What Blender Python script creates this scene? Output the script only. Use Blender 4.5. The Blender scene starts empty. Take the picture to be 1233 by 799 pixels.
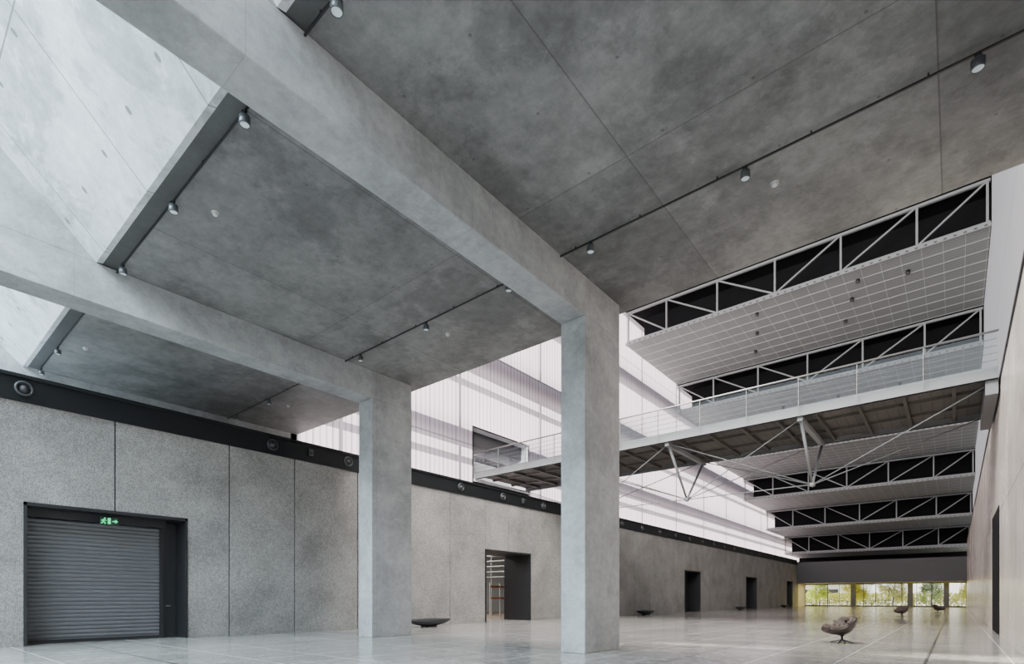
import bpy, math, random
from mathutils import Vector, Matrix
random.seed(7)
S = bpy.context.scene
COL = S.collection
PI = math.pi
H = 1.3            # camera height
# ------------------------------------------------------------------ helpers
class MB:
    def __init__(s): s.v = []; s.f = []; s.smooth = []
    def quadface(s, pts, smooth=False):
        b = len(s.v); s.v += [tuple(p) for p in pts]; s.f.append(tuple(range(b, b+len(pts)))); s.smooth.append(smooth); return s
    def box(s, x0, x1, y0, y1, z0, z1):
        b = len(s.v)
        s.v += [(x0,y0,z0),(x1,y0,z0),(x1,y1,z0),(x0,y1,z0),(x0,y0,z1),(x1,y0,z1),(x1,y1,z1),(x0,y1,z1)]
        for q in ((0,3,2,1),(4,5,6,7),(0,1,5,4),(1,2,6,5),(2,3,7,6),(3,0,4,7)):
            s.f.append(tuple(b+i for i in q)); s.smooth.append(False)
        return s
    def bar(s, a, b, w, h=None):
        h = h or w
        a = Vector(a); b = Vector(b); d = (b-a).normalized()
        up = Vector((0,0,1)) if abs(d.z) < .95 else Vector((0,1,0))
        x = d.cross(up).normalized(); u = x.cross(d).normalized()
        n = len(s.v)
        for p in (a, b):
            for sx, su in ((-1,-1),(1,-1),(1,1),(-1,1)):
                s.v.append(tuple(p + x*sx*w/2 + u*su*h/2))
        for q in ((0,1,2,3),(7,6,5,4),(0,4,5,1),(1,5,6,2),(2,6,7,3),(3,7,4,0)):
            s.f.append(tuple(n+i for i in q)); s.smooth.append(False)
        return s
    def tube(s, a, b, r, r2=None, n=12, cap=True):
        r2 = r if r2 is None else r2
        a = Vector(a); b = Vector(b); d = (b-a).normalized()
        up = Vector((0,0,1)) if abs(d.z) < .95 else Vector((0,1,0))
        x = d.cross(up).normalized(); u = x.cross(d).normalized()
        k = len(s.v)
        for p, rr in ((a, r), (b, r2)):
            for i in range(n):
                t = 2*PI*i/n
                s.v.append(tuple(p + x*math.cos(t)*rr + u*math.sin(t)*rr))
        for i in range(n):
            j = (i+1) % n
            s.f.append((k+i, k+j, k+n+j, k+n+i)); s.smooth.append(True)
        if cap:
            s.f.append(tuple(k+i for i in range(n-1,-1,-1))); s.smooth.append(False)
            s.f.append(tuple(k+n+i for i in range(n))); s.smooth.append(False)
        return s
    def lathe(s, prof, n=20, axis='z', o=(0,0,0)):
        k = len(s.v); m = len(prof)
        for r, h in prof:
            for i in range(n):
                t = 2*PI*i/n; c, q = math.cos(t)*r, math.sin(t)*r
                p = (c, q, h) if axis == 'z' else (h, c, q)
                s.v.append((p[0]+o[0], p[1]+o[1], p[2]+o[2]))
        for j in range(m-1):
            for i in range(n):
                i2 = (i+1) % n
                s.f.append((k+j*n+i, k+j*n+i2, k+(j+1)*n+i2, k+(j+1)*n+i)); s.smooth.append(True)
        return s
    def grid(s, P):
        k = len(s.v); m = len(P); n = len(P[0])
        for row in P: s.v += [tuple(p) for p in row]
        for j in range(m-1):
            for i in range(n-1):
                s.f.append((k+j*n+i, k+j*n+i+1, k+(j+1)*n+i+1, k+(j+1)*n+i)); s.smooth.append(True)
        return s
    def build(s, name, mat, parent=None, bevel=0, kind=None, label=None, solid=0, sub=0):
        me = bpy.data.meshes.new(name)
        o3 = Vector(ORG.get(parent.name, (0,0,0))) if parent else Vector((0,0,0))
        me.from_pydata([tuple(Vector(p)-o3) for p in s.v], [], s.f)
        me.polygons.foreach_set('use_smooth', s.smooth)
        me.materials.append(mat); me.update()
        o = bpy.data.objects.new(name, me); COL.objects.link(o)
        if parent: o.parent = parent; ORG[o.name] = tuple(o3)
        if solid:
            m = o.modifiers.new('s', 'SOLIDIFY'); m.thickness = solid; m.offset = 0
        if bevel:
            m = o.modifiers.new('b', 'BEVEL'); m.width = bevel; m.segments = 2; m.limit_method = 'ANGLE'
        if sub:
            m = o.modifiers.new('u', 'SUBSURF'); m.levels = sub; m.render_levels = sub
        if kind: o['kind'] = kind
        if label: o['label'] = label
        return o
ORG = {}
def tag(o, label, cat, group=None, kind=None):
    o['label'] = label; o['category'] = cat
    if group: o['group'] = group
    if kind: o['kind'] = kind
    return o
def thing(name, loc, label, cat, group=None, rz=0, local=False):
    o = bpy.data.objects.new(name, None); COL.objects.link(o)
    o.location = loc; o.rotation_euler = (0,0,rz); o.empty_display_size = .2
    tag(o, label, cat, group)
    ORG[o.name] = (0,0,0) if local else tuple(loc)
    return o
def dup(root, loc, label, rz=None):
    r = root.copy(); COL.objects.link(r); r.location = loc; r['label'] = label
    if rz is not None: r.rotation_euler = (0,0,rz)
    for ch in list(root.children):
        c = ch.copy(); COL.objects.link(c); c.parent = r
        for g in list(ch.children):
            d = g.copy(); COL.objects.link(d); d.parent = c
    return r
ORD = ['first','second','third','fourth','fifth','sixth','seventh','eighth','ninth','tenth','eleventh','twelfth','thirteenth','fourteenth','fifteenth','sixteenth','seventeenth','eighteenth','nineteenth','twentieth','twenty-first','twenty-second','twenty-third','twenty-fourth','twenty-fifth','twenty-sixth','twenty-seventh','twenty-eighth','twenty-ninth','thirtieth']
# ------------------------------------------------------------------ materials
class NT:
    def __init__(s, name):
        s.m = bpy.data.materials.new(name); s.m.use_nodes = True; s.t = s.m.node_tree; s.t.nodes.clear()
        s.out = s.t.nodes.new('ShaderNodeOutputMaterial')
    def n(s, typ, ins=None, **kw):
        o = s.t.nodes.new(typ)
        for k, v in kw.items(): setattr(o, k, v)
        for k, v in (ins or {}).items():
            if isinstance(v, bpy.types.NodeSocket): s.t.links.new(v, o.inputs[k])
            else: o.inputs[k].default_value = v
        return o
    def math(s, op, a, b=0.0, c=None):
        d = {0: a, 1: b}
        if c is not None: d[2] = c
        return s.n('ShaderNodeMath', d, operation=op).outputs[0]
    def line(s, c, sp, w, off=0.0):       # 1 on joint lines of spacing sp, width w
        a = s.math('ADD', c, off+1000*sp)
        m = s.math('MODULO', a, sp)
        lo = s.math('LESS_THAN', m, w)
        return lo
    def mix(s, f, a, b, blend='MIX'):
        o = s.n('ShaderNodeMix', data_type='RGBA', blend_type=blend)
        for i, v in ((0, f), (6, a), (7, b)):
            if isinstance(v, bpy.types.NodeSocket): s.t.links.new(v, o.inputs[i])
            else: o.inputs[i].default_value = v
        return o.outputs[2]
    def ramp(s, f, stops):
        r = s.n('ShaderNodeValToRGB', {0: f}); e = r.color_ramp.elements
        while len(e) < len(stops): e.new(.5)
        for el, (p, c) in zip(e, stops): el.position = p; el.color = c if len(c) == 4 else (*c, 1)
        return r.outputs[0]
    def finish(s, sh): s.t.links.new(sh, s.out.inputs[0]); return s.m
def g(v, w=0.0): return (v*(1+w), v, v*(1-w), 1)
def simple(name, col, rough=.5, metal=0, spec=.5, emis=None, es=0):
    t = NT(name)
    pos = t.n('ShaderNodeNewGeometry').outputs['Position']
    nz = t.n('ShaderNodeTexNoise', {'Vector': pos, 'Scale': 3.0, 'Detail': 3.0}).outputs[0]
    c = t.mix(nz, tuple(x*.9 for x in col[:3])+(1,), tuple(min(1, x*1.1) for x in col[:3])+(1,))
    p = t.n('ShaderNodeBsdfPrincipled', {'Base Color': c, 'Roughness': rough, 'Metallic': metal, 'Specular IOR Level': spec})
    if emis: p.inputs['Emission Color'].default_value = (*emis, 1); p.inputs['Emission Strength'].default_value = es
    return t.finish(p.outputs[0])
def concrete(name, lo, hi, tint=0.0, scale=.35, fine=8, rough=.75, bump=.15, jx=None, jy=None, jz=None, holes=None, hr=.03, spk=0, spks=34.0, jd=.6, stain=0.0, fbs=60, dist=.5, board=None, grain=.28):
    t = NT(name)
    pos = t.n('ShaderNodeNewGeometry').outputs['Position']
    sx = t.n('ShaderNodeSeparateXYZ', {0: pos})
    X, Y, Z = sx.outputs
    n1 = t.n('ShaderNodeTexNoise', {'Vector': pos, 'Scale': scale, 'Detail': 8.0, 'Roughness': .62, 'Distortion': .2}).outputs[0]
    n2 = t.n('ShaderNodeTexNoise', {'Vector': pos, 'Scale': float(fine), 'Detail': 6.0, 'Roughness': .78}).outputs[0]
    s = t.math('ADD', t.math('MULTIPLY', n1, 1-grain), t.math('MULTIPLY', n2, grain))
    c = t.ramp(s, [(.37, g(lo, tint)), (.5, g((lo+hi)/2, tint)), (.63, g(hi, tint))])
    if board:      # tone shifts from one formwork sheet to the next
        fx = t.math('FLOOR', t.math('DIVIDE', t.math('ADD', X, board[1]), board[0]))
        fy = t.math('FLOOR', t.math('DIVIDE', t.math('ADD', Y, board[3]), board[2]))
        cv = t.n('ShaderNodeCombineXYZ', {0: fx, 1: fy, 2: 0.0}).outputs[0]
        wn_ = t.n('ShaderNodeTexWhiteNoise', {'Vector': cv}, noise_dimensions='3D').outputs[0]
        c = t.mix(1.0, c, t.ramp(wn_, [(0, g(.88)), (1, g(1.1))]), 'MULTIPLY')
    if stain:
        n4 = t.n('ShaderNodeTexNoise', {'Vector': pos, 'Scale': .4, 'Detail': 12.0, 'Roughness': .72, 'Distortion': dist}).outputs[0]
        st = t.ramp(n4, [(.40, g(1-stain)), (.47, g(1-stain*.5)), (.49, g(1.0)), (.62, g(1+stain*.3))])
        c = t.mix(1.0, c, st, 'MULTIPLY')
    if spk:
        n3 = t.n('ShaderNodeTexNoise', {'Vector': pos, 'Scale': spks, 'Detail': 3.0, 'Roughness': .8}).outputs[0]
        n5 = t.n('ShaderNodeTexNoise', {'Vector': pos, 'Scale': spks*.35, 'Detail': 3.0, 'Roughness': .9}).outputs[0]
        sp = t.ramp(n3, [(.4, g(1-spk)), (.58, g(1+spk*.8))])
        c = t.mix(1.0, c, sp, 'MULTIPLY')
        sp2 = t.ramp(n5, [(.42, g(1-spk*.4)), (.58, g(1+spk*.35))])
        c = t.mix(1.0, c, sp2, 'MULTIPLY')
    mask = None
    for ax, j in ((X, jx), (Y, jy), (Z, jz)):
        if j:
            l = t.line(ax, *j)
            mask = l if mask is None else t.math('MAXIMUM', mask, l)
    if holes:
        (a, sa, oa), (b, sb, ob) = holes
        A = {'x': X, 'y': Y, 'z': Z}
        ma = t.math('SUBTRACT', t.math('MODULO', t.math('ADD', A[a], oa+1000*sa), sa), sa/2)
        mb = t.math('SUBTRACT', t.math('MODULO', t.math('ADD', A[b], ob+1000*sb), sb), sb/2)
        d = t.math('SQRT', t.math('ADD', t.math('MULTIPLY', ma, ma), t.math('MULTIPLY', mb, mb)))
        hm = t.math('LESS_THAN', d, hr)
        mask = hm if mask is None else t.math('MAXIMUM', mask, hm)
    if mask is not None:
        c = t.mix(t.math('MULTIPLY', mask, jd), c, g(lo*.25))
    bn = t.n('ShaderNodeTexNoise', {'Vector': pos, 'Scale': float(fbs), 'Detail': 3.0}).outputs[0]
    hgt = t.math('ADD', t.math('MULTIPLY', bn, .5), n2)
    bp = t.n('ShaderNodeBump', {'Strength': bump, 'Distance': .03, 'Height': hgt})
    r = t.math('ADD', t.math('MULTIPLY', n1, .25), rough-.12)
    p = t.n('ShaderNodeBsdfPrincipled', {'Base Color': c, 'Roughness': r, 'Normal': bp.outputs[0], 'Specular IOR Level': .4})
    return t.finish(p.outputs[0])

M = {}
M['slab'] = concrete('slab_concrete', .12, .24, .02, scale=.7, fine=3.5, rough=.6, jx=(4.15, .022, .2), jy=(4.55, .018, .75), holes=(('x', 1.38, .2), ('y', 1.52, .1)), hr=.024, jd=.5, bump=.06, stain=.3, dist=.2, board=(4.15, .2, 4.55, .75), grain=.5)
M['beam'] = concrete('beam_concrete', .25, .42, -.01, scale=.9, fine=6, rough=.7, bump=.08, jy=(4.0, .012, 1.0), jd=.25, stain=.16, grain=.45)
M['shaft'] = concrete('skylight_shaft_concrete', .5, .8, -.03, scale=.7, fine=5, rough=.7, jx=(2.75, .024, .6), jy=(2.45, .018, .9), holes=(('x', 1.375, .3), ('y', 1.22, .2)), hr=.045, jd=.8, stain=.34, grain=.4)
M['wall'] = concrete('bush_hammered_concrete', .2, .32, .045, scale=.6, fine=22, rough=.85, bump=.08, spk=.4, spks=32.0, fbs=90)
M['rwall'] = concrete('polished_wall_concrete', .54, .64, .1, scale=.4, fine=6, rough=.24, bump=.015, jy=(2.4, .045, .3), jz=(4.4, .03, .05), holes=(('y', 1.2, .3), ('z', 1.1, .4)), hr=.03, jd=.8)
M['strip'] = concrete('dark_slot_concrete', .07, .11, 0, scale=.8)
M['black'] = simple('black_painted_steel', (.014,.014,.016), .45)
M['matte'] = simple('matte_black_void', (.008,.008,.009), .9, spec=.1)
M['band'] = simple('black_duct_metal', (.007,.008,.009), .5, spec=.3)
M['dgrey'] = simple('dark_grey_cladding', (.05,.047,.052), .55)
M['steel'] = simple('pale_grey_painted_steel', (.24,.245,.25), .45)
M['bsteel'] = simple('grey_bridge_steel', (.15,.15,.155), .45)
M['gridm'] = simple('ceiling_grid_grey', (.45,.46,.45), .6)
M['stain'] = simple('brushed_stainless', (.35,.35,.34), .35, 1)
M['shut'] = simple('grey_steel_shutter', (.14,.14,.148), .5, .1)
M['lampb'] = simple('grey_lamp_housing', (.08,.085,.09), .35, .3)
M['noz'] = simple('dark_nozzle_plastic', (.045,.047,.05), .35)
M['lens'] = simple('frosted_lamp_lens', (.6,.64,.68), .2, emis=(.85,.95,1), es=.15)
M['white'] = simple('white_plastic', (.6,.6,.58), .4)
M['green'] = simple('green_exit_light', (.02,.3,.12), .5, emis=(.05,1,.35), es=1.0)
M['ebk'] = simple('exit_sign_black', (.01,.03,.02), .5)
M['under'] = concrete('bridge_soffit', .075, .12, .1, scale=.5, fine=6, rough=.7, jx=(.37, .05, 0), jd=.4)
M['joist'] = simple('brown_grey_joist_steel', (.08,.07,.062), .55)
M['wood'] = simple('dark_store_floor', (.22,.17,.13), .4)
M['rack'] = simple('galvanised_rack', (.6,.6,.6), .4, .2)
M['orange'] = simple('orange_red_paint', (.7,.22,.08), .5)
M['gal'] = simple('gallery_plaster', (.55,.55,.54), .8)
M['gold'] = simple('golden_yellow_surround', (.7,.62,.26), .5)
M['shell'] = simple('dark_bronze_shell', (.032,.02,.015), .35, .2)
M['cush'] = simple('dark_brown_ribbed_fabric', (.06,.038,.028), .6)
M['gravel'] = simple('pale_paving', (.75,.7,.5), .9)
M['bark'] = simple('tree_bark', (.12,.09,.06), .9)
M['bld'] = simple('pale_building_wall', (.8,.8,.8), .8)

def leafmat(name, a, b):
    t = NT(name)
    pos = t.n('ShaderNodeNewGeometry').outputs['Position']
    nz = t.n('ShaderNodeTexNoise', {'Vector': pos, 'Scale': 1.2, 'Detail': 4.0}).outputs[0]
    c = t.mix(nz, (*a,1), (*b,1))
    d = t.n('ShaderNodeBsdfDiffuse', {'Color': c}); tr = t.n('ShaderNodeBsdfTranslucent', {'Color': c})
    return t.finish(t.n('ShaderNodeMixShader', {0: .5, 1: d.outputs[0], 2: tr.outputs[0]}).outputs[0])
M['leaf1'] = leafmat('yellow_green_leaves', (.7,.68,.08), (.92,.88,.2))
M['leaf2'] = leafmat('green_leaves', (.32,.46,.09), (.7,.74,.18))
M['leaf3'] = leafmat('hedge_leaves', (.32,.36,.1), (.65,.6,.16))

def floor_mat():
    t = NT('polished_concrete_floor')
    pos = t.n('ShaderNodeNewGeometry').outputs['Position']
    X, Y, Z = t.n('ShaderNodeSeparateXYZ', {0: pos}).outputs
    n1 = t.n('ShaderNodeTexNoise', {'Vector': pos, 'Scale': .5, 'Detail': 8.0, 'Roughness': .65}).outputs[0]
    n2 = t.n('ShaderNodeTexNoise', {'Vector': pos, 'Scale': 4.0, 'Detail': 6.0, 'Roughness': .7}).outputs[0]
    s = t.math('ADD', t.math('MULTIPLY', n1, .6), t.math('MULTIPLY', n2, .4))
    c = t.ramp(s, [(.38, g(.21, .07)), (.62, g(.36, .07))])
    m = t.math('MAXIMUM', t.line(X, 4.15, .06, .5), t.line(Y, 4.15, .06, .2))
    m2 = t.math('MAXIMUM', t.line(X, 1.383, .03, .5), t.line(Y, 1.383, .03, .2))
    c = t.mix(t.math('MULTIPLY', m2, .8), c, g(.7))
    c = t.mix(t.math('MULTIPLY', m, .85), c, g(.04))
    r = t.math('ADD', t.math('MULTIPLY', n2, .2), .07)
    bp = t.n('ShaderNodeBump', {'Strength': .06, 'Distance': .02, 'Height': n2})
    p = t.n('ShaderNodeBsdfPrincipled', {'Base Color': c, 'Roughness': r, 'Normal': bp.outputs[0], 'Specular IOR Level': .38})
    return t.finish(p.outputs[0])
M['floor'] = floor_mat()
def poly_mat(name, tint, k):
    t = NT(name)
    pos = t.n('ShaderNodeNewGeometry').outputs['Position']
    X, Y, Z = t.n('ShaderNodeSeparateXYZ', {0: pos}).outputs
    seam = t.math('MAXIMUM', t.line(Y, 1.05, .05, 0), t.line(Z, 6.2, .1, 1.5))
    rib = t.line(Y, .35, .12, 0)
    c = t.mix(t.math('MULTIPLY', rib, .5), (*tint,1), (.26,.25,.28,1))
    c = t.mix(t.math('MULTIPLY', seam, .6), c, (.13,.13,.15,1))
    nz = t.n('ShaderNodeTexNoise', {'Vector': pos, 'Scale': .25, 'Detail': 2.0}).outputs[0]
    c = t.mix(t.math('MULTIPLY', nz, .15), c, (.45,.38,.42,1))
    tr = t.n('ShaderNodeBsdfTranslucent', {'Color': c}); d = t.n('ShaderNodeBsdfPrincipled', {'Base Color': c, 'Roughness': .35})
    return t.finish(t.n('ShaderNodeMixShader', {0: k, 1: d.outputs[0], 2: tr.outputs[0]}).outputs[0])
M['poly'] = poly_mat('translucent_polycarbonate', (.66,.545,.61), .8)
M['poly2'] = poly_mat('translucent_polycarbonate_grey', (.34,.33,.34), .6)
def mesh_panel():
    t = NT('expanded_mesh_ceiling')
    pos = t.n('ShaderNodeNewGeometry').outputs['Position']
    X, Y, Z = t.n('ShaderNodeSeparateXYZ', {0: pos}).outputs
    m = t.line(Y, .3, .1)
    nz = t.n('ShaderNodeTexNoise', {'Vector': pos, 'Scale': .4, 'Detail': 3.0}).outputs[0]
    c = t.mix(nz, (.18,.19,.183,1), (.24,.255,.245,1))
    c = t.mix(t.math('MULTIPLY', m, .5), c, (.36,.38,.365,1))
    return t.finish(t.n('ShaderNodeBsdfPrincipled', {'Base Color': c, 'Roughness': .6}).outputs[0])
M['mesh'] = mesh_panel()
def glass_mat(name, tint, k):
    t = NT(name)
    nz = t.n('ShaderNodeTexNoise', {'Scale': 2.0}).outputs[0]
    gl = t.n('ShaderNodeBsdfGlossy', {'Color': (.9,.95,1,1), 'Roughness': .03})
    tr = t.n('ShaderNodeBsdfTransparent', {'Color': (*tint,1)})
    f = t.math('ADD', t.math('MULTIPLY', nz, .02), k)
    return t.finish(t.n('ShaderNodeMixShader', {0: f, 1: tr.outputs[0], 2: gl.outputs[0]}).outputs[0])
M['glass'] = glass_mat('balustrade_glass', (.9,.92,.92), .02)
M['wglass'] = glass_mat('window_glass', (.98,.98,.96), .03)

# ------------------------------------------------------------------ dimensions
XL, XR = -19.5, 1.2           # concrete walls
PL, PR = -23.5, 1.75          # upper translucent walls
ZS = 7.56 + H                 # slab soffit
ZB = 6.64 + H                 # beam soffit
YE = 12.88                    # slab edge
YF = 95.0
WT = 6.64                     # left wall top
# ------------------------------------------------------------------ shell
MB().box(-21.8, XR+.4, -14, 106, -.3, 0).build('floor', M['floor'], kind='structure')
MB().box(-60, 45, 106, 160, -.35, -.05).build('ground', M['gravel'], kind='structure')
doors = [(2.84, 6.87, 3.92), (21.4, 25.4, 3.95), (49, 53, 3.95), (68, 72.6, 3.95), (88.4, 92, 3.95)]
joints = [-14, -10.4, -6.8, -3.2, .4, 4.9, 8.2, 10.6, 13.4, 16.1, 18.8, 21.4, 23.4, 25.4]
y = 25.4
while y < 92.5: y += 2.7; joints.append(y)
joints.append(YF+1)
bps = sorted(set(joints + [a for d in doors for a in d[:2]]))
w = MB()
for a, b in zip(bps, bps[1:]):
    if b-a < .01: continue
    gw = .018 if a < 26 else .03
    ga = gw if a in joints else 0; gb = gw if b in joints else 0
    z0 = 0
    for d in doors:
        if a >= d[0]-1e-6 and b <= d[1]+1e-6: z0 = d[2]
    w.box(XL-.4, XL, a+ga, b-gb, z0, WT)
w.build('wall_left', M['wall'], bevel=.008, kind='structure')
bk = MB(); ys = [-14] + [v for d in doors for v in d[:2]] + [YF+1]
for a, b in zip(ys[::2], ys[1::2]): bk.box(XL-.6, XL-.401, a-.0, b+.0, 0, WT)
for d in doors: bk.box(XL-.6, XL-.401, d[0], d[1], d[2], WT)
bk.build('wall_left_backing', M['matte'], kind='structure')
MB().box(PL-.3, XL-.01, -14, 118, 6.9, 7.0).build('ceiling_gallery', M['gal'], kind='structure')
bd = MB().box(XL-.6, XL+.04, -14, YF, WT, 7.3).box(XL-.6, XL+.1, -14, YF, 7.24, 7.34).box(XL-.6, XL+.07, -14, YF, WT-.03, WT+.03)
bd.build('trim_1', M['band'], kind='structure')
def portal(i, d, depth, closed):
    a, b, zt = d; q = MB()
    q.box(XL-depth, XL+.03, a, a+.07, 0, zt); q.box(XL-depth, XL+.03, b-.07, b, 0, zt); q.box(XL-depth, XL+.03, a, b, zt-.09, zt+.0)
    if closed: q.box(XL-depth-.05, XL-depth, a-.1, b+.1, 0, zt)
    return q.build('door_%d' % i, M['black'], kind='structure')
portal(1, doors[0], 1.5, True); portal(2, doors[1], 2.0, False)
for i in (2,3,4): portal(i+1, doors[i], 1.2, True)
# roller shutter
rs = thing('roller_shutter', (XL-.8, 4.7, 0), 'closed grey steel roller shutter in black portal at far left', 'shutter')
P = []; z = .0
a, b = 2.92, 6.3
while z < 3.66:
    for dz, dx in ((0, 0), (.03, .028), (.075, .04), (.1, .03), (.118, 0)):
        P.append([(XL-.8+dx, a, z+dz), (XL-.8+dx, b, z+dz)])
    z += .12
q = MB().grid(P)
for i in range(len(q.smooth)): q.smooth[i] = False
q.build('curtain', M['shut'], rs)
MB().box(XL-.9, XL-.68, b, b+.11, 0, 3.8).build('guide_rail', M['black'], rs)
MB().box(XL-1.0, XL-.5, 2.92, 6.41, 3.6, 3.83).build('hood', M['black'], rs)
MB().box(XL-.84, XL-.7, a, b, 0, .1).build('bottom_bar', M['black'], rs)
sd = thing('side_door', (XL-.8, 6.6, 0), 'narrow black door panel beside the roller shutter', 'door')
MB().box(XL-.84, XL-.76, 6.43, 6.79, 0, 3.8).build('leaf', M['black'], sd)
MB().tube((XL-.76,6.5,1.05),(XL-.69,6.5,1.05),.012).tube((XL-.69,6.5,1.05),(XL-.69,6.62,1.05),.012).build('handle', M['stain'], sd)
# exit sign: running figure, doorway, arrow
ex = thing('exit_sign', (XL-.05, 4.77, 3.6), 'small green lit exit sign hanging over the roller shutter', 'sign')
MB().box(XL-.1, XL-.04, 4.54, 5.0, 3.5, 3.72).build('sign_box', M['ebk'], ex, bevel=.008)
gm = MB(); xx = XL-.036
def pl(*p): gm.quadface([(xx,4.54+a,3.5+b) for a, b in p])
def er(a0, a1, b0, b1): pl((a0,b0),(a1,b0),(a1,b1),(a0,b1))
pl((.095,.17),(.12,.16),(.14,.18),(.128,.207),(.1,.203))                        # head
pl((.055,.09),(.1,.08),(.12,.15),(.075,.16))                                    # trunk
pl((.055,.1),(.09,.09),(.07,.04),(.02,.02),(.012,.045),(.045,.06))              # rear leg
pl((.07,.095),(.1,.09),(.14,.06),(.125,.01),(.1,.013),(.108,.055))              # front leg
pl((.075,.155),(.08,.13),(.03,.1),(.015,.12)); pl((.1,.15),(.105,.125),(.155,.11),(.16,.13))   # arms
er(.185,.26,.02,.2)                                                             # doorway
er(.3,.38,.09,.125); pl((.37,.045),(.445,.107),(.37,.17))                       # arrow
gm.build('pictogram', M['green'], ex)
MB().tube((XL-.07,4.77,3.72),(XL-.07,4.77,3.84),.012).build('hanger', M['black'], ex)

# right wall with door opening
rw = MB(); da, db, dz = 25.6, 30.0, 4.6
rw.box(XR, XR+.5, -14, da, 0, ZS).box(XR, XR+.5, da, db, dz, ZS).box(XR, XR+.5, db, YF+1, 0, ZS)
rw.build('wall_right', M['rwall'], kind='structure')
MB().box(XR-.02, XR+.3, da+.01, db-.01, 0, dz-.01).build('door_6', M['matte'], kind='structure')
MB().box(XR-.03, XR+.56, -14, YF, ZS, ZS+.16).build('trim_2', M['band'], kind='structure')
MB().box(-24, 2.3, -14.3, -14, 0, 9).build('wall_back', M['rwall'], kind='structure')

def yx(name, x0, x1, y0, y1, z0, z1, mat, **k): return MB().box(x0, x1, y0, y1, z0, z1).build(name, mat, kind='structure', **k)
XA0, XA1 = -7.38, -6.7; XB0, XB1 = -15.67, -14.93
YC0, YC1 = 10.82, 12.5; YO = 3.4
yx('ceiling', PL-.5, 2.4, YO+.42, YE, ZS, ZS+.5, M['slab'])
yx('trim_3', PL-.5, 2.4, YO, YO+.42, ZS+.03, ZS+.5, M['strip'])
L = 7.0
for i, (x0, x1) in enumerate(((PL-.5, XB0), (XB1, XA0), (XA1, 2.3))):
    q = MB()
    q.v = [(x0,YO,ZS),(x1,YO,ZS),(x1,YO-L,ZS+L),(x0,YO-L,ZS+L),(x0,YO+.4,ZS+.1),(x1,YO+.4,ZS+.1),(x1,YO-L+.4,ZS+L+.1),(x0,YO-L+.4,ZS+L+.1)]
    q.f = [(0,1,2,3),(7,6,5,4),(0,4,5,1),(1,5,6,2),(2,6,7,3),(3,7,4,0)]; q.smooth = [False]*6
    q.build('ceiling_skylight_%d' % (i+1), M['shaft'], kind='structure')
for nm, x0, x1, lb in (('concrete_pier_frame', XA0, XA1, 'nearer and taller looking concrete pier with long beam overhead, at the centre'), ('concrete_pier_frame', XB0, XB1, 'farther concrete pier with long beam, nearer the roller shutter')):
    t = thing(nm, ((x0+x1)/2, (YC0+YC1)/2, 0), lb, 'column', 'concrete piers with beams')
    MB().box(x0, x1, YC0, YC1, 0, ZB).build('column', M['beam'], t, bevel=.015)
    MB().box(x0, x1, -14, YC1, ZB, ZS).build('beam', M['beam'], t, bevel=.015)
    MB().box(x0+.0, x1-.0, -14, YO, ZS, ZS+4.2).build('upstand', M['beam'], t)
yx('trim_4', PL-.5, PL, -14, YE, 7.0, ZS+4, M['beam'])
yx('trim_5', XR+.5, 2.3, -14, YO, ZS, ZS+4, M['beam'])

# ------------------------------------------------------------------ stepped roof
NP = 6; PITCH = 11.9; Y0 = 45.0; Z0 = 23.3+H; DZ = 3.1
def YN(n): return Y0+PITCH*n
def ZN(n): return Z0-DZ*n
for side, X, X2, m, nm in ((-1, PL, PL-.06, 'poly', 'wall_left_upper'), (1, PR, PR+.06, 'poly2', 'wall_right_upper')):
    q = MB(); k = MB()
    for n in range(-1, NP):
        ya = YE-.3 if n < 0 else YN(n); yb = Y0 if n < 0 else YN(n+1)
        zt = ZN(max(n,0))+ (DZ if n < 0 else 0)
        if n >= 0 and side < 0: zt += DZ
        z0 = 7.0 if side < 0 else ZS
        if side < 0 and n == -1:
            q.quadface([(X,ya,z0),(X,24.7,z0),(X,24.7,zt),(X,ya,zt)]); q.quadface([(X,30.3,z0),(X,yb,z0),(X,yb,zt),(X,30.3,zt)])
            q.quadface([(X,24.7,12.1),(X,30.3,12.1),(X,30.3,zt),(X,24.7,zt)]); q.quadface([(X,24.7,z0),(X,30.3,z0),(X,30.3,8.7),(X,24.7,8.7)])
        else: q.quadface([(X,ya,z0),(X,yb,z0),(X,yb,zt),(X,ya,zt)])
        if n >= 0 and side > 0:
            k.box(min(X,X2), max(X,X2), ya, yb, zt, zt+DZ+.2)
    q.build(nm, M[m], kind='structure')
    if side > 0: k.build('wall_right_void', M['matte'], kind='structure')
q = MB()
for z, r, hh in ((10.2,.1,.35),(11.2,.1,1.1),(15.0,.1,.35),(16.0,.1,1.7),(21.4,.1,1.4)): q.box(PL-.7, PL-.7+r, YE-6, 120, z, z+hh)  # unseen outer ledges, added to cast shadow bands on the translucent wall
yy = 15.0
while yy < 117: q.box(PL-.7, PL-.55, yy, yy+.2, 6, 27.8); yy += 8.3
q.build('shadow_frame', M['dgrey'], kind='structure')
q = MB().box(PL-1.6, PL-1.5, 24.7, 30.3, 8.9, 12.1).box(PL-1.6, PL, 24.6, 24.7, 8.9, 12.2).box(PL-1.6, PL, 30.3, 30.4, 8.9, 12.2).box(PL-1.6, PL, 24.6, 30.4, 12.1, 12.2).box(PL-1.6, PL, 24.6, 30.4, 8.6, 8.9)
q.build('door_7', simple('grey_door_recess', (.75,.74,.77), .5), kind='structure')
rp = MB().box(PL-.6, 2.4, YE-.3, Y0+.3, ZN(0)+DZ+.05, ZN(0)+DZ+.25)
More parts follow.
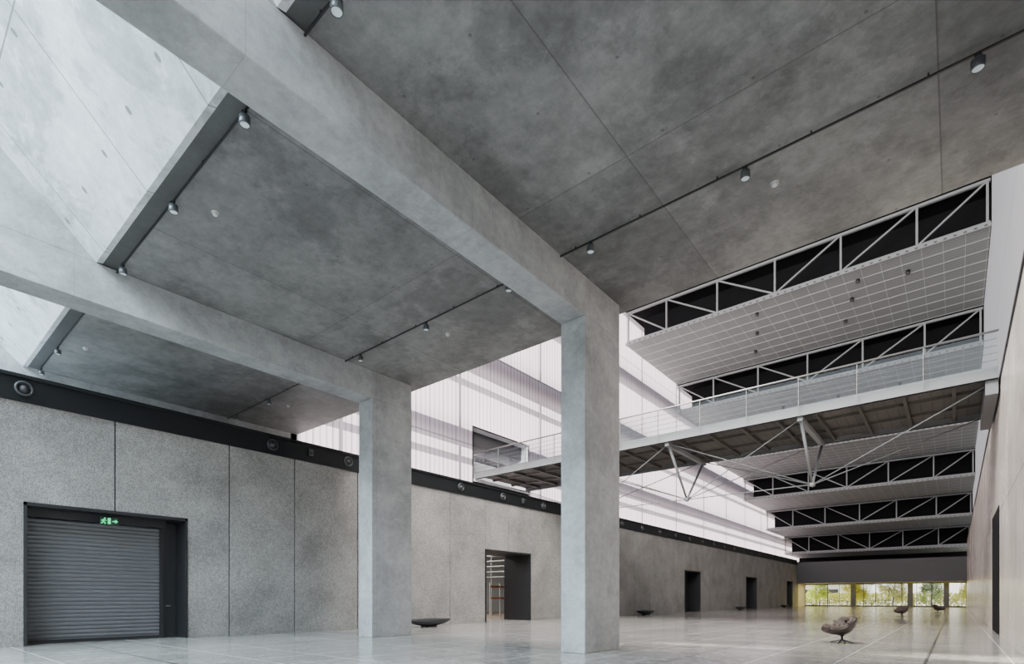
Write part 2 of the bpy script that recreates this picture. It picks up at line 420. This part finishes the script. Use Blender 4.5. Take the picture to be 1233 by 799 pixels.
for n in range(NP):
    rp.box(PL-.6, 2.4, YN(n), YN(n+1)+.2, ZN(n)+DZ, ZN(n)+DZ+.2)
    rp.box(PL-.6, 2.4, YN(n+1)-.05, YN(n+1)+.05, ZN(n)+.05, ZN(n)+DZ)      # closes each void at its far end
    rp.box(PL+.8, 2.4, YN(n)+2.2, YN(n)+2.3, ZN(n)+.05, ZN(n)+DZ)           # black sheet standing in for the dark void behind the truss
rp.box(PL-.6, 2.4, YN(NP), YN(NP)+.3, 5, ZN(NP-1)+DZ)
rp.build('ceiling_roof', M['matte'], kind='structure')
wn = ['topmost and nearest', 'second from the top, behind the footbridge railing', 'third from the top, just under the footbridge', 'fourth from the top', 'fifth from the top', 'lowest and farthest']
for n in range(NP):
    ya, yb, z = YN(n), YN(n+1), ZN(n)
    c = thing('mesh_ceiling_panel', (PL, ya, z), 'grey mesh ceiling tray, ' + wn[n], 'ceiling panel', 'stepped mesh ceiling trays')
    MB().box(PL+.05, PR-.02, ya, yb-.1, z, z+.04).build('mesh_sheet', M['mesh'], c)
    gb = MB()
    nx = 22
    for i in range(nx+1):
        x = PL+.1+(PR-PL-.2)*i/nx
        gb.box(x-.018, x+.018, ya, yb-.1, z-.015, z)
    for j in range(9):
        yq = ya+(yb-.15-ya)*j/8
        gb.box(PL+.05, PR-.02, yq-.04, yq+.04, z-.018, z)
    gb.build('grid_frame', M['gridm'], c)
    MB().box(PL+.05, PR-.02, ya-.12, ya+.02, z-.06, z+.15).build('edge_gutter', M['steel'], c)
    nt = MB()
    for i in range(50):
        x = PL+.4+i*.5
        nt.box(x, x+.16, ya-.14, ya-.121, z+.0, z+.09)
    nt.build('edge_slots', M['dgrey'], c)
    t = thing('roof_truss', (PL, ya, z), 'pale steel roof truss, ' + wn[n], 'truss', 'stepped roof trusses')
    yt = ya+.15
    zb, zt = z+.28, z+DZ-.16
    MB().box(PL+.1, PR-.05, yt-.1, yt+.1, zt-.09, zt+.09).build('top_chord', M['steel'], t)
    MB().box(PL+.1, PR-.05, yt-.1, yt+.1, zb-.08, zb+.08).build('bottom_chord', M['steel'], t)
    xs = [-24+4.4*i for i in range(0, 6)]; xs[0] = PL+.2; xs.append(PR-.2)
    for x in xs: MB().box(x-.065, x+.065, yt-.07, yt+.07, zb, zt).build('vertical', M['steel'], t)
    for a, b in zip(xs, xs[1:]):
        if (a+b)/2 > -10.9: MB().bar((a,yt,zb),(b,yt,zt),.11).build('diagonal', M['steel'], t)
        else: MB().bar((a,yt,zt),(b,yt,zb),.11).build('diagonal', M['steel'], t)
proto = None; k = 0
for n, pts in ((0, ((-5.5,1.4),(-6.2,4.0),(-7.1,7.5),(-12.5,1.6),(-13.4,5.0),(-14.5,8.6),(-2.6,2.4))), (1, ((-4,5),(-9,5),(-14,5)))):
    for x, dy in pts:
        lab = 'small black downlight under the %s mesh tray, %s of its set' % (('nearest','second')[n], ORD[k if n == 0 else k-7])
        loc = (x, YN(n)+dy, ZN(n)-.28)
        if proto is None:
            proto = thing('downlight', (0,0,0), lab, 'light', 'downlights under the mesh trays', local=True)
            MB().lathe([(0,.02),(.12,0),(.14,.02),(.14,.25),(0,.25)], 14).build('housing', M['black'], proto)
            MB().lathe([(0,-.005),(.09,-.005),(.1,.005)], 14).build('lens', M['lampb'], proto)
            proto.location = loc
        else: dup(proto, loc, lab)
        k += 1

# ------------------------------------------------------------------ footbridge
BY0, BY1, BZ = 24.8, 30.1, 7.55+H
BL, BR = PL+.06, XR-.06
br = thing('footbridge', (BL, BY0, BZ), 'long steel footbridge crossing the hall high above the floor', 'bridge')
MB().box(BL, BR, BY0+.1, BY1-.1, BZ+.22, BZ+.42).build('deck', M['under'], br)
MB().box(BL, BR, BY0, BY0+.16, BZ, BZ+.42).box(BL, BR, BY0-.05, BY0+.2, BZ, BZ+.04).build('edge_beam', M['bsteel'], br)
MB().box(BL, BR, BY1-.16, BY1, BZ, BZ+.42).box(BL, BR, BY1-.2, BY1+.05, BZ, BZ+.04).build('edge_beam', M['bsteel'], br)
x = BL+1.2
while x < BR: MB().box(x-.06, x+.06, BY0+.16, BY1-.16, BZ+.06, BZ+.22).build('joist', M['joist'], br); x += 1.48
for yq in (BY0+1.7, BY1-1.7): MB().box(BL, BR, yq-.05, yq+.05, BZ+.1, BZ+.22).build('stringer', M['joist'], br)
px = [-16.8, -10.8, -5.0]; YM = (BY0+BY1)/2; ZP = 5.15+H
for x in px:
    MB().box(x-.1, x+.1, BY0+.1, BY1-.1, BZ-.16, BZ+.02).build('cross_beam', M['steel'], br)
    for yq in (BY0+.35, BY1-.35): MB().tube((x,yq,BZ-.1),(x,YM,ZP),.07,.05).build('strut', M['steel'], br)
    MB().lathe([(0,-.12),(.11,-.08),(.13,0),(.11,.1),(0,.14)], 14, o=(x,YM,ZP)).build('node', M['steel'], br)
nodes = [(x, YM, ZP) for x in px]
ends = [BL+.1, BR-.1]
def rod(a, b): MB().tube(a, b, .024, n=8).build('tie_rod', M['steel'], br)
for yq in (BY0+.35, BY1-.35):
    rod((ends[0], yq, BZ), nodes[0]); rod((ends[1], yq, BZ), nodes[2])
    rod((px[0],yq,BZ), nodes[1]); rod((px[1],yq,BZ), nodes[0]); rod((px[1],yq,BZ), nodes[2]); rod((px[2],yq,BZ), nodes[1])
rod(nodes[0], nodes[1]); rod(nodes[1], nodes[2])
MB().box(XR-.4, XR-.06, BY0+.1, BY1-.1, BZ-.5, BZ).build('bearing_beam', M['bsteel'], br)
for lab, yq in (('glass balustrade along the near edge of the footbridge', BY0-.13), ('glass balustrade along the far edge of the footbridge', BY1+.13)):
    t = thing('glass_balustrade', (BL, yq, BZ+.46), lab, 'balustrade', 'footbridge balustrades')
    MB().tube((BL, yq, BZ+1.58), (BR, yq, BZ+1.58), .04).build('handrail', M['stain'], t)
    nP = 12; wP = (BR-BL)/nP
    for i in range(nP):
        MB().box(BL+i*wP+.03, BL+(i+1)*wP-.03, yq-.008, yq+.008, BZ+.3, BZ+1.5).build('glass_pane', M['glass'], t)
    for i in range(nP+1):
        x = min(max(BL+i*wP, BL+.02), BR-.02)
        MB().box(x-.012, x+.012, yq-.02, yq+.02, BZ+.1, BZ+1.56).build('post', M['bsteel'], t)
    for zz in (.6, .84, 1.08, 1.32):
        MB().tube((BL, yq+.03, BZ+zz), (BR, yq+.03, BZ+zz), .01, n=6).build('wire_rail', M['bsteel'], t)

# ------------------------------------------------------------------ far end
WH = 3.65
MB().box(PL, XR+.5, YF, YF+.4, WH, 7.1).build('wall_far', M['dgrey'], kind='structure')
MB().box(PL-.3, 2.3, YF, 118, 7.0, 7.1).build('ceiling_far', M['dgrey'], kind='structure')
MB().box(PL, XR+.5, YF+.4, YF+10, WH+.05, WH+.15).build('ceiling_low', M['gold'], kind='structure')
YW = YF+6
MB().box(XR, XR+.5, YF+1, YW+4, 0, 7).build('wall_right_far', M['gal'], kind='structure')
MB().box(XL-.6, XL, YF+1, YW, 0, 7).build('wall_left_far', M['gal'], kind='structure')
xs = [-19.5, -16.2, -12.9, -9.6, -6.3, -2.7, 1.2]
for i, (a, b) in enumerate(zip(xs, xs[1:])):
    f = MB().box(a, a+.05, YW, YW+.12, 0, WH).box(b-.05, b, YW, YW+.12, 0, WH).box(a, b, YW-.2, YW+.12, 0, .22).box(a, b, YW, YW+.12, WH-.12, WH+.05).box((a+b)/2-.03, (a+b)/2+.03, YW, YW+.1, 0, WH)
    f = f.build('window_%d' % (i+1), M['dgrey'], kind='structure')
    MB().box(a+.05, b-.05, YW+.05, YW+.06, .22, WH-.12).build('pane', M['wglass'], f)
for i, x in enumerate((-12.4, -5.2, -1.0)):
    tag(MB().box(x-.32, x+.32, YW-1.7, YW-1.05, 0, WH).build('dark_column', M['black'], bevel=.02), 'dark square column by the far windows, %s from the left' % ORD[i], 'column', 'dark columns at the far windows')

# outside
def leaves(n, fn, s0, s1):
    c = MB()
    for i in range(n):
        p = fn(); s_ = random.uniform(s0, s1)
        e1 = Vector((random.uniform(-1,1),random.uniform(-1,1),random.uniform(-1,1))).normalized()*s_
        e2 = e1.cross(Vector((random.uniform(-1,1),random.uniform(-1,1),random.uniform(-1,1)))).normalized()*s_*.6
        c.quadface([p-e1, p-e2, p+e1, p+e2])
    return c
def tree(x, y, hgt, r, mat, lab):
    t = thing('tree', (x,y,-.05), lab, 'tree', 'trees outside the far windows', local=True)
    q = MB().tube((0,0,0),(0.1,0,hgt*.45),.12,.08,8)
    for a in range(5):
        an = a*1.256; q.tube((.1,0,hgt*.35),(math.cos(an)*r*.5, math.sin(an)*r*.5, hgt*.7),.06,.03,6)
    q.build('trunk', M['bark'], t)
    clumps = [Vector((random.uniform(-r,r)*.7, random.uniform(-r,r)*.5, hgt*random.uniform(.25,.8))) for _ in range(16)]
    def fn():
        c0 = random.choice(clumps)
        return c0 + Vector([max(-1.6,min(1.6,random.gauss(0,1)))*r*k for k in (.17,.17,.18)])
    leaves(3200, fn, .07, .16).build('foliage', mat, t)
for i, (x, y, hh, r, m, lab) in enumerate(((-19.4,113,5.5,2.2,'leaf2','green tree outside the leftmost far window'), (-13.8,113,5.6,2.3,'leaf1','yellow tree just right of the first dark column'), (-8.3,113,5.6,2.3,'leaf1','broad yellow tree outside the middle far window'), (-3.1,113,5.4,2.2,'leaf2','green tree right of the second dark column'), (2.0,113,5,2.1,'leaf1','yellow tree outside the rightmost far window'))):
    tree(x, y, hh, r, M[m], lab)
hd = thing('hedge', (-14,124,-.05), 'green and yellow hedge behind the outside trees', 'hedge')
ORG[hd.name] = (0,0,0); hd.location = (0,0,0)
leaves(7000, lambda: Vector((random.uniform(-36,14), random.uniform(122,124.5), random.random()**.8*2.3)), .15, .3).build('foliage', M['leaf3'], hd)
bb = thing('low_building', (-18,134,0), 'pale low building beyond the hedge outside', 'building')
MB().box(-40,-14,132,140,0,4.2).build('walls', M['bld'], bb)
MB().box(-40.4,-13.6,131.6,140.4,4.2,4.5).build('roof', M['dgrey'], bb)
for i in range(6): MB().box(-38+i*4.2,-36+i*4.2,131.9,132.02,2.0,3.2).build('window', M['dgrey'], bb)
fn = thing('boundary_fence', (-10,120,0), 'low grey horizontal railing outside the far windows', 'fence')
for z in (.3,.6,.9): MB().box(-40,20,120,120.04,z,z+.05).build('rail', M['dgrey'], fn)
for i in range(20): MB().box(-40+i*3,-40+i*3+.08,120.04,120.12,-.05,1.0).build('post', M['dgrey'], fn)

# ------------------------------------------------------------------ room behind the open doorway
yx('floor_gallery', -34, -21.8, 14, 40, -.2, .001, M['wood'])
q = MB().box(-34.2,-34,14,40,0,6.5).box(-34,XL-.6,40,40.2,0,6.5).box(-34,XL-.6,13.8,14,0,6.5)
q.build('wall_gallery', M['gal'], kind='structure')
yx('ceiling_store', -34, PL-.3, 14, 40, 6.4, 6.5, M['dgrey'])
rk = thing('storage_rack', (-24.5,30.6,0), 'metal storage rack with shelves seen through the open doorway', 'rack')
for x in (-27.8,-24.4,):
    for yq in (30.2,31.2): MB().box(x-.03,x+.03,yq-.03,yq+.03,0,4.6).build('upright', M['rack'], rk)
for zq in (2.9,3.3,3.7,4.1,4.5): MB().box(-27.8,-24.4,30.2,31.2,zq-.02,zq+.02).build('shelf', M['rack'], rk)
ld = thing('scaffold_frame', (-23.2,26.8,0), 'white work frame with orange rails inside the open doorway', 'frame')
for yq in (26.0,27.0,27.9): MB().box(-23.3,-23.24,yq-.035,yq+.035,0,2.3).build('upright', M['rack'], ld)
for zq in (1.25,2.0): MB().box(-23.3,-23.25,26.0,27.9,zq,zq+.12).build('rail', M['orange'], ld)
for i in range(3):
    tag(MB().box(-31,-24,20+i*4,20.15+i*4,6.15,6.25).build('strip_light', simple('strip_light_emitter_%d' % i, (.8,.8,.8), .5, emis=(1,.97,.92), es=8)), 'white linear ceiling light inside the storeroom, %s row' % ORD[i], 'light', 'storeroom strip lights')

# ------------------------------------------------------------------ air nozzles on the band
ny = [2.84, 9.7, 12.9, 19.5, 22.8, 26.6] + [30+3.35*i for i in range(19)]
proto = None
for i, yq in enumerate(ny):
    lab = 'round black air nozzle on the black wall-top band, %s from the left' % ORD[i]
    if i == 0:
        proto = thing('air_nozzle', (XL+.04, yq, 6.96), lab, 'air vent', 'air nozzles along the black band', local=True)
        MB().lathe([(.2,0),(.21,.05),(.17,.09),(.15,.07),(.135,.0)], 24, axis='x').build('rim', M['noz'], proto)
        MB().lathe([(.13,.02),(.11,.0),(.09,.06),(.05,.1),(0,.11)], 20, axis='x').build('nozzle_ball', M['dgrey'], proto)
        MB().lathe([(.16,.01),(0,.005)], 20, axis='x').build('back_plate', M['matte'], proto)
    else: dup(proto, (XL+.04, yq, 6.96), lab)
for i, yq in enumerate((11.2, 24.6, 32)):
    t = thing('sensor_box', (XL+.1, yq, 6.97), 'small grey sensor box on the black band, %s from the left' % ORD[i], 'sensor', 'sensor boxes on the band', local=True)
    MB().box(-.06,.04,-.1,.1,-.13,.13).build('housing', M['noz'], t, bevel=.01)
    MB().tube((.04,0,0),(.1,0,-.03),.04).build('lens', M['black'], t)

# ------------------------------------------------------------------ tracks and spotlights
def track(x0, x1, y, lab):
    t = thing('lighting_track', ((x0+x1)/2, y, ZS), lab, 'track', 'lighting tracks under the slab')
    MB().box(x0, x1, y-.014, y+.014, ZS-.07, ZS-.042).build('rail', M['black'], t)
    x = x0+.4
    while x < x1: MB().box(x-.012, x+.012, y-.012, y+.012, ZS-.045, ZS).build('bracket', M['black'], t); x += 1.5
track(XA1, 2.3, 9.8, 'black lighting track across the right slab bay near its outer edge')
track(XB1, XA0, 9.8, 'black lighting track across the middle slab bay near its outer edge')
track(PL, XB0, 9.8, 'black lighting track across the left slab bay near its outer edge')
track(XA1, 2.3, 3.78, 'black lighting track along the skylight edge of the right slab bay')
track(XB1, XA0, 3.78, 'black lighting track along the skylight edge of the middle slab bay')
track(PL, XB0, 3.78, 'black lighting track along the skylight edge of the left slab bay')
proto = None
rows = [(9.8, (('right',(.24,-2.82,-5.93)), ('middle',(-8.18,-11.1,-14.1)), ('left',(-16.9,-19.9,-22.6)))),
        (3.78, (('right',(-5.94,-2.9)), ('middle',(-8.45,-11.4,-14.45)), ('left',(-20.7,-23.0))))]
for yq, bays in rows:
    for bay, xs in bays:
        for i, x in enumerate(sorted(xs)):
            lab = 'grey spotlight, %s bay track %s, %s from left' % (bay, 'nearest outer slab edge' if yq > 5 else 'beside the skylight', ORD[i])
            loc = (x, yq, ZS-.071)
            if proto is None:
                proto = thing('track_spotlight', loc, lab, 'spotlight', 'spotlights on the slab tracks', local=True)
                MB().tube((0,0,-.03),(0,0,-.08),.012,n=8).build('stem', M['black'], proto)
                MB().box(-.04,.04,-.018,.018,-.034,-.002).build('adapter', M['black'], proto)
                MB().lathe([(0,-.07),(.07,-.07),(.082,-.08),(.082,-.195),(.07,-.208),(.066,-.195)], 24).build('housing', M['lampb'], proto)
                MB().lathe([(.068,-.195),(.048,-.182),(0,-.177)], 20).build('lens', M['lens'], proto)
            else: dup(proto, loc, lab)
proto = None
for x, yq, lab in ((-2.54,10.6,'right bay near the outer track'),(-11.2,4.44,'middle bay near the skylight'),(-11.2,10.7,'middle bay near the outer track'),(-20.2,10.7,'left bay near the outer track'),(-20.3,4.35,'left bay near the skylight')):
    lab = 'white round smoke detector on slab, ' + lab
    if proto is None:
        proto = thing('smoke_detector', (x,yq,ZS), lab, 'smoke detector', 'smoke detectors on the slab', local=True)
        MB().lathe([(.07,0),(.07,-.02),(.06,-.03)], 18).build('base', M['white'], proto)
        MB().lathe([(.05,-.03),(.045,-.055),(.025,-.07),(0,-.072)], 18).build('sensor_head', M['white'], proto)
    else: dup(proto, (x,yq,ZS), lab)

# ------------------------------------------------------------------ lounge chairs
def lounge(loc, rz, lab):
    t = thing('lounge_chair', loc, lab, 'chair', 'lounge chairs down the hall', rz=rz, local=True)
    prof = [(-.50,.37),(-.41,.33),(-.27,.29),(-.1,.27),(.08,.29),(.2,.37),(.28,.49),(.32,.63),(.33,.76)]
    def sect(k, off, lip, wd):
        p = prof[k]; a = prof[max(k-1,0)]; b = prof[min(k+1,len(prof)-1)]
        tx, tz = b[0]-a[0], b[1]-a[1]; l = math.hypot(tx,tz); nx, nz = -tz/l, tx/l
        row = []
        lp = lip*(.4+.9*math.exp(-((k-5)/2.0)**2))
        for j in range(-6,7):
            u = j/6; h_ = lp*abs(u)**2.4 + off
            taper = 1-.36*(abs(k-4.5)/4.5)**2.4
            row.append((p[0]+nx*h_, u*wd*taper, p[1]+nz*h_))
        return row
    MB().grid([sect(k,0,.26,.4) for k in range(len(prof))]).build('shell', M['shell'], t, solid=.09, sub=2)
    MB().grid([sect(k,.10,.19,.34) for k in range(len(prof))]).build('cushion', M['cush'], t, solid=.13, sub=2)
    for k in range(1,len(prof)-1):
        q = MB(); r_ = sect(k,.165,.19,.32)
        for a, b in zip(r_, r_[1:]): q.tube(a, b, .012, n=6, cap=False)
        q.build('cushion_rib', M['shell'], t)
    MB().lathe([(.03,.05),(.03,.2),(.12,.24)], 14).build('stem', M['black'], t)
    for i in range(4):
        an = PI/4+i*PI/2; MB().bar((0,0,.1),(math.cos(an)*.3,math.sin(an)*.3,.015),.03,.03).build('foot', M['black'], t)
    return t
lc = lounge((-2.55,18.2,0), math.radians(36), 'nearest dark lounge chair with ribbed cushion on polished floor')
dup(lc, (-2.9,46.5,0), 'second lounge chair, farther off in front of the far windows', math.radians(60))
dup(lc, (-1.2,60,0), 'farthest small lounge chair, nearest the right wall', math.radians(200))
def bench(loc, lab):
    t = thing('boat_bench', loc, lab, 'bench', 'black boat-shaped benches by the left wall', local=True)
    P = []; n = 24
    for i in range(n+1):
        u = -1+2*i/n; w_ = .45*math.sqrt(max(0,1-u*u))**1.2+.004; d = .19*(1-u*u)**.9+.01; zc = .24+.11*u*u
        row = []
        for j in range(17):
            a = 2*PI*j/16
            yy = math.cos(a)*w_; zz = math.sin(a)
            zz = zz*d if zz < 0 else .15*(1-u*u)*zz
            row.append((yy, u*1.35, zc+zz))
        P.append(row)
    MB().grid(P).build('body', M['black'], t)
    P = []
    for i in range(9):
        u = -.6+1.2*i/8; P.append([(v*.24*math.sqrt(1-u*u), u*1.05, .4-.06*u*u-.03*abs(v)) for v in (-1,-.6,-.2,.2,.6,1)])
    MB().grid(P).build('seat_pad', M['dgrey'], t, solid=.02)
    MB().box(-.14,.14,-.35,.35,0,.09).build('plinth', M['black'], t)
    return t
bn = bench((-18.5,16.5,0), 'nearest black boat-shaped bench, partly behind the farther pier')
for yq, lab in ((38.9,'black boat-shaped bench right of the central pier'),(62.9,'black boat-shaped bench between the third and fourth doorways'),(83,'farthest black boat-shaped bench near the last doorway')):
    dup(bn, (-18.6,yq,0), lab)

# ------------------------------------------------------------------ light
wd = bpy.data.worlds.new('World'); S.world = wd; wd.use_nodes = True
nt = wd.node_tree; bg = nt.nodes['Background']
tc = nt.nodes.new('ShaderNodeTexCoord'); sp = nt.nodes.new('ShaderNodeSeparateXYZ'); nt.links.new(tc.outputs['Generated'], sp.inputs[0])
rm = nt.nodes.new('ShaderNodeValToRGB'); nt.links.new(sp.outputs[2], rm.inputs[0])
rm.color_ramp.elements[0].color = (1,.98,.92,1); rm.color_ramp.elements[1].color = (.57,.78,1,1)
nt.links.new(rm.outputs[0], bg.inputs[0]); bg.inputs[1].default_value = 2.6
def sun(d, e, ang, c=(1,.95,.86)):
    l = bpy.data.lights.new('sun', 'SUN'); l.energy = e; l.angle = ang; l.color = c
    o = bpy.data.objects.new('sun', l); COL.objects.link(o); o.rotation_euler = Vector(d).to_track_quat('-Z','Y').to_euler()
sun((.8,.12,-.62), 15.0, math.radians(2))
def area(loc, d, sx, sy, e, c=(1,1,1)):
    l = bpy.data.lights.new('area', 'AREA'); l.shape = 'RECTANGLE'; l.size = sx; l.size_y = sy; l.energy = e; l.color = c
    o = bpy.data.objects.new('area_light', l); COL.objects.link(o); o.location = loc; o.rotation_euler = Vector(d).to_track_quat('-Z','Y').to_euler()
area((-27,26,6.0), (0,0,-1), 5, 12, 1300, (1,.96,.9))
area((-13,-8,15), (0,.45,-1), 22, 9, 22000, (.68,.87,1))
area((-11,13.8,19.5), (0,1,-.5), 22, 8, 14500, (1,.97,.92))     # added lamp hidden above the slab edge, brightens the long hall
area((-9,97.5,WH), (0,0,-1), 19, 4, 900, (1,.8,.22))          # added lamp under the soffit, gives the far floor its golden glow

# ------------------------------------------------------------------ camera
cd = bpy.data.cameras.new('Camera'); cam = bpy.data.objects.new('Camera', cd); COL.objects.link(cam)
cam.location = (0,0,H); cam.rotation_euler = (PI/2, 0, math.radians(39.49))
cd.sensor_width = 36; cd.lens = 36*648/1233; cd.shift_y = 320.5/1233; cd.clip_end = 500
S.camera = cam
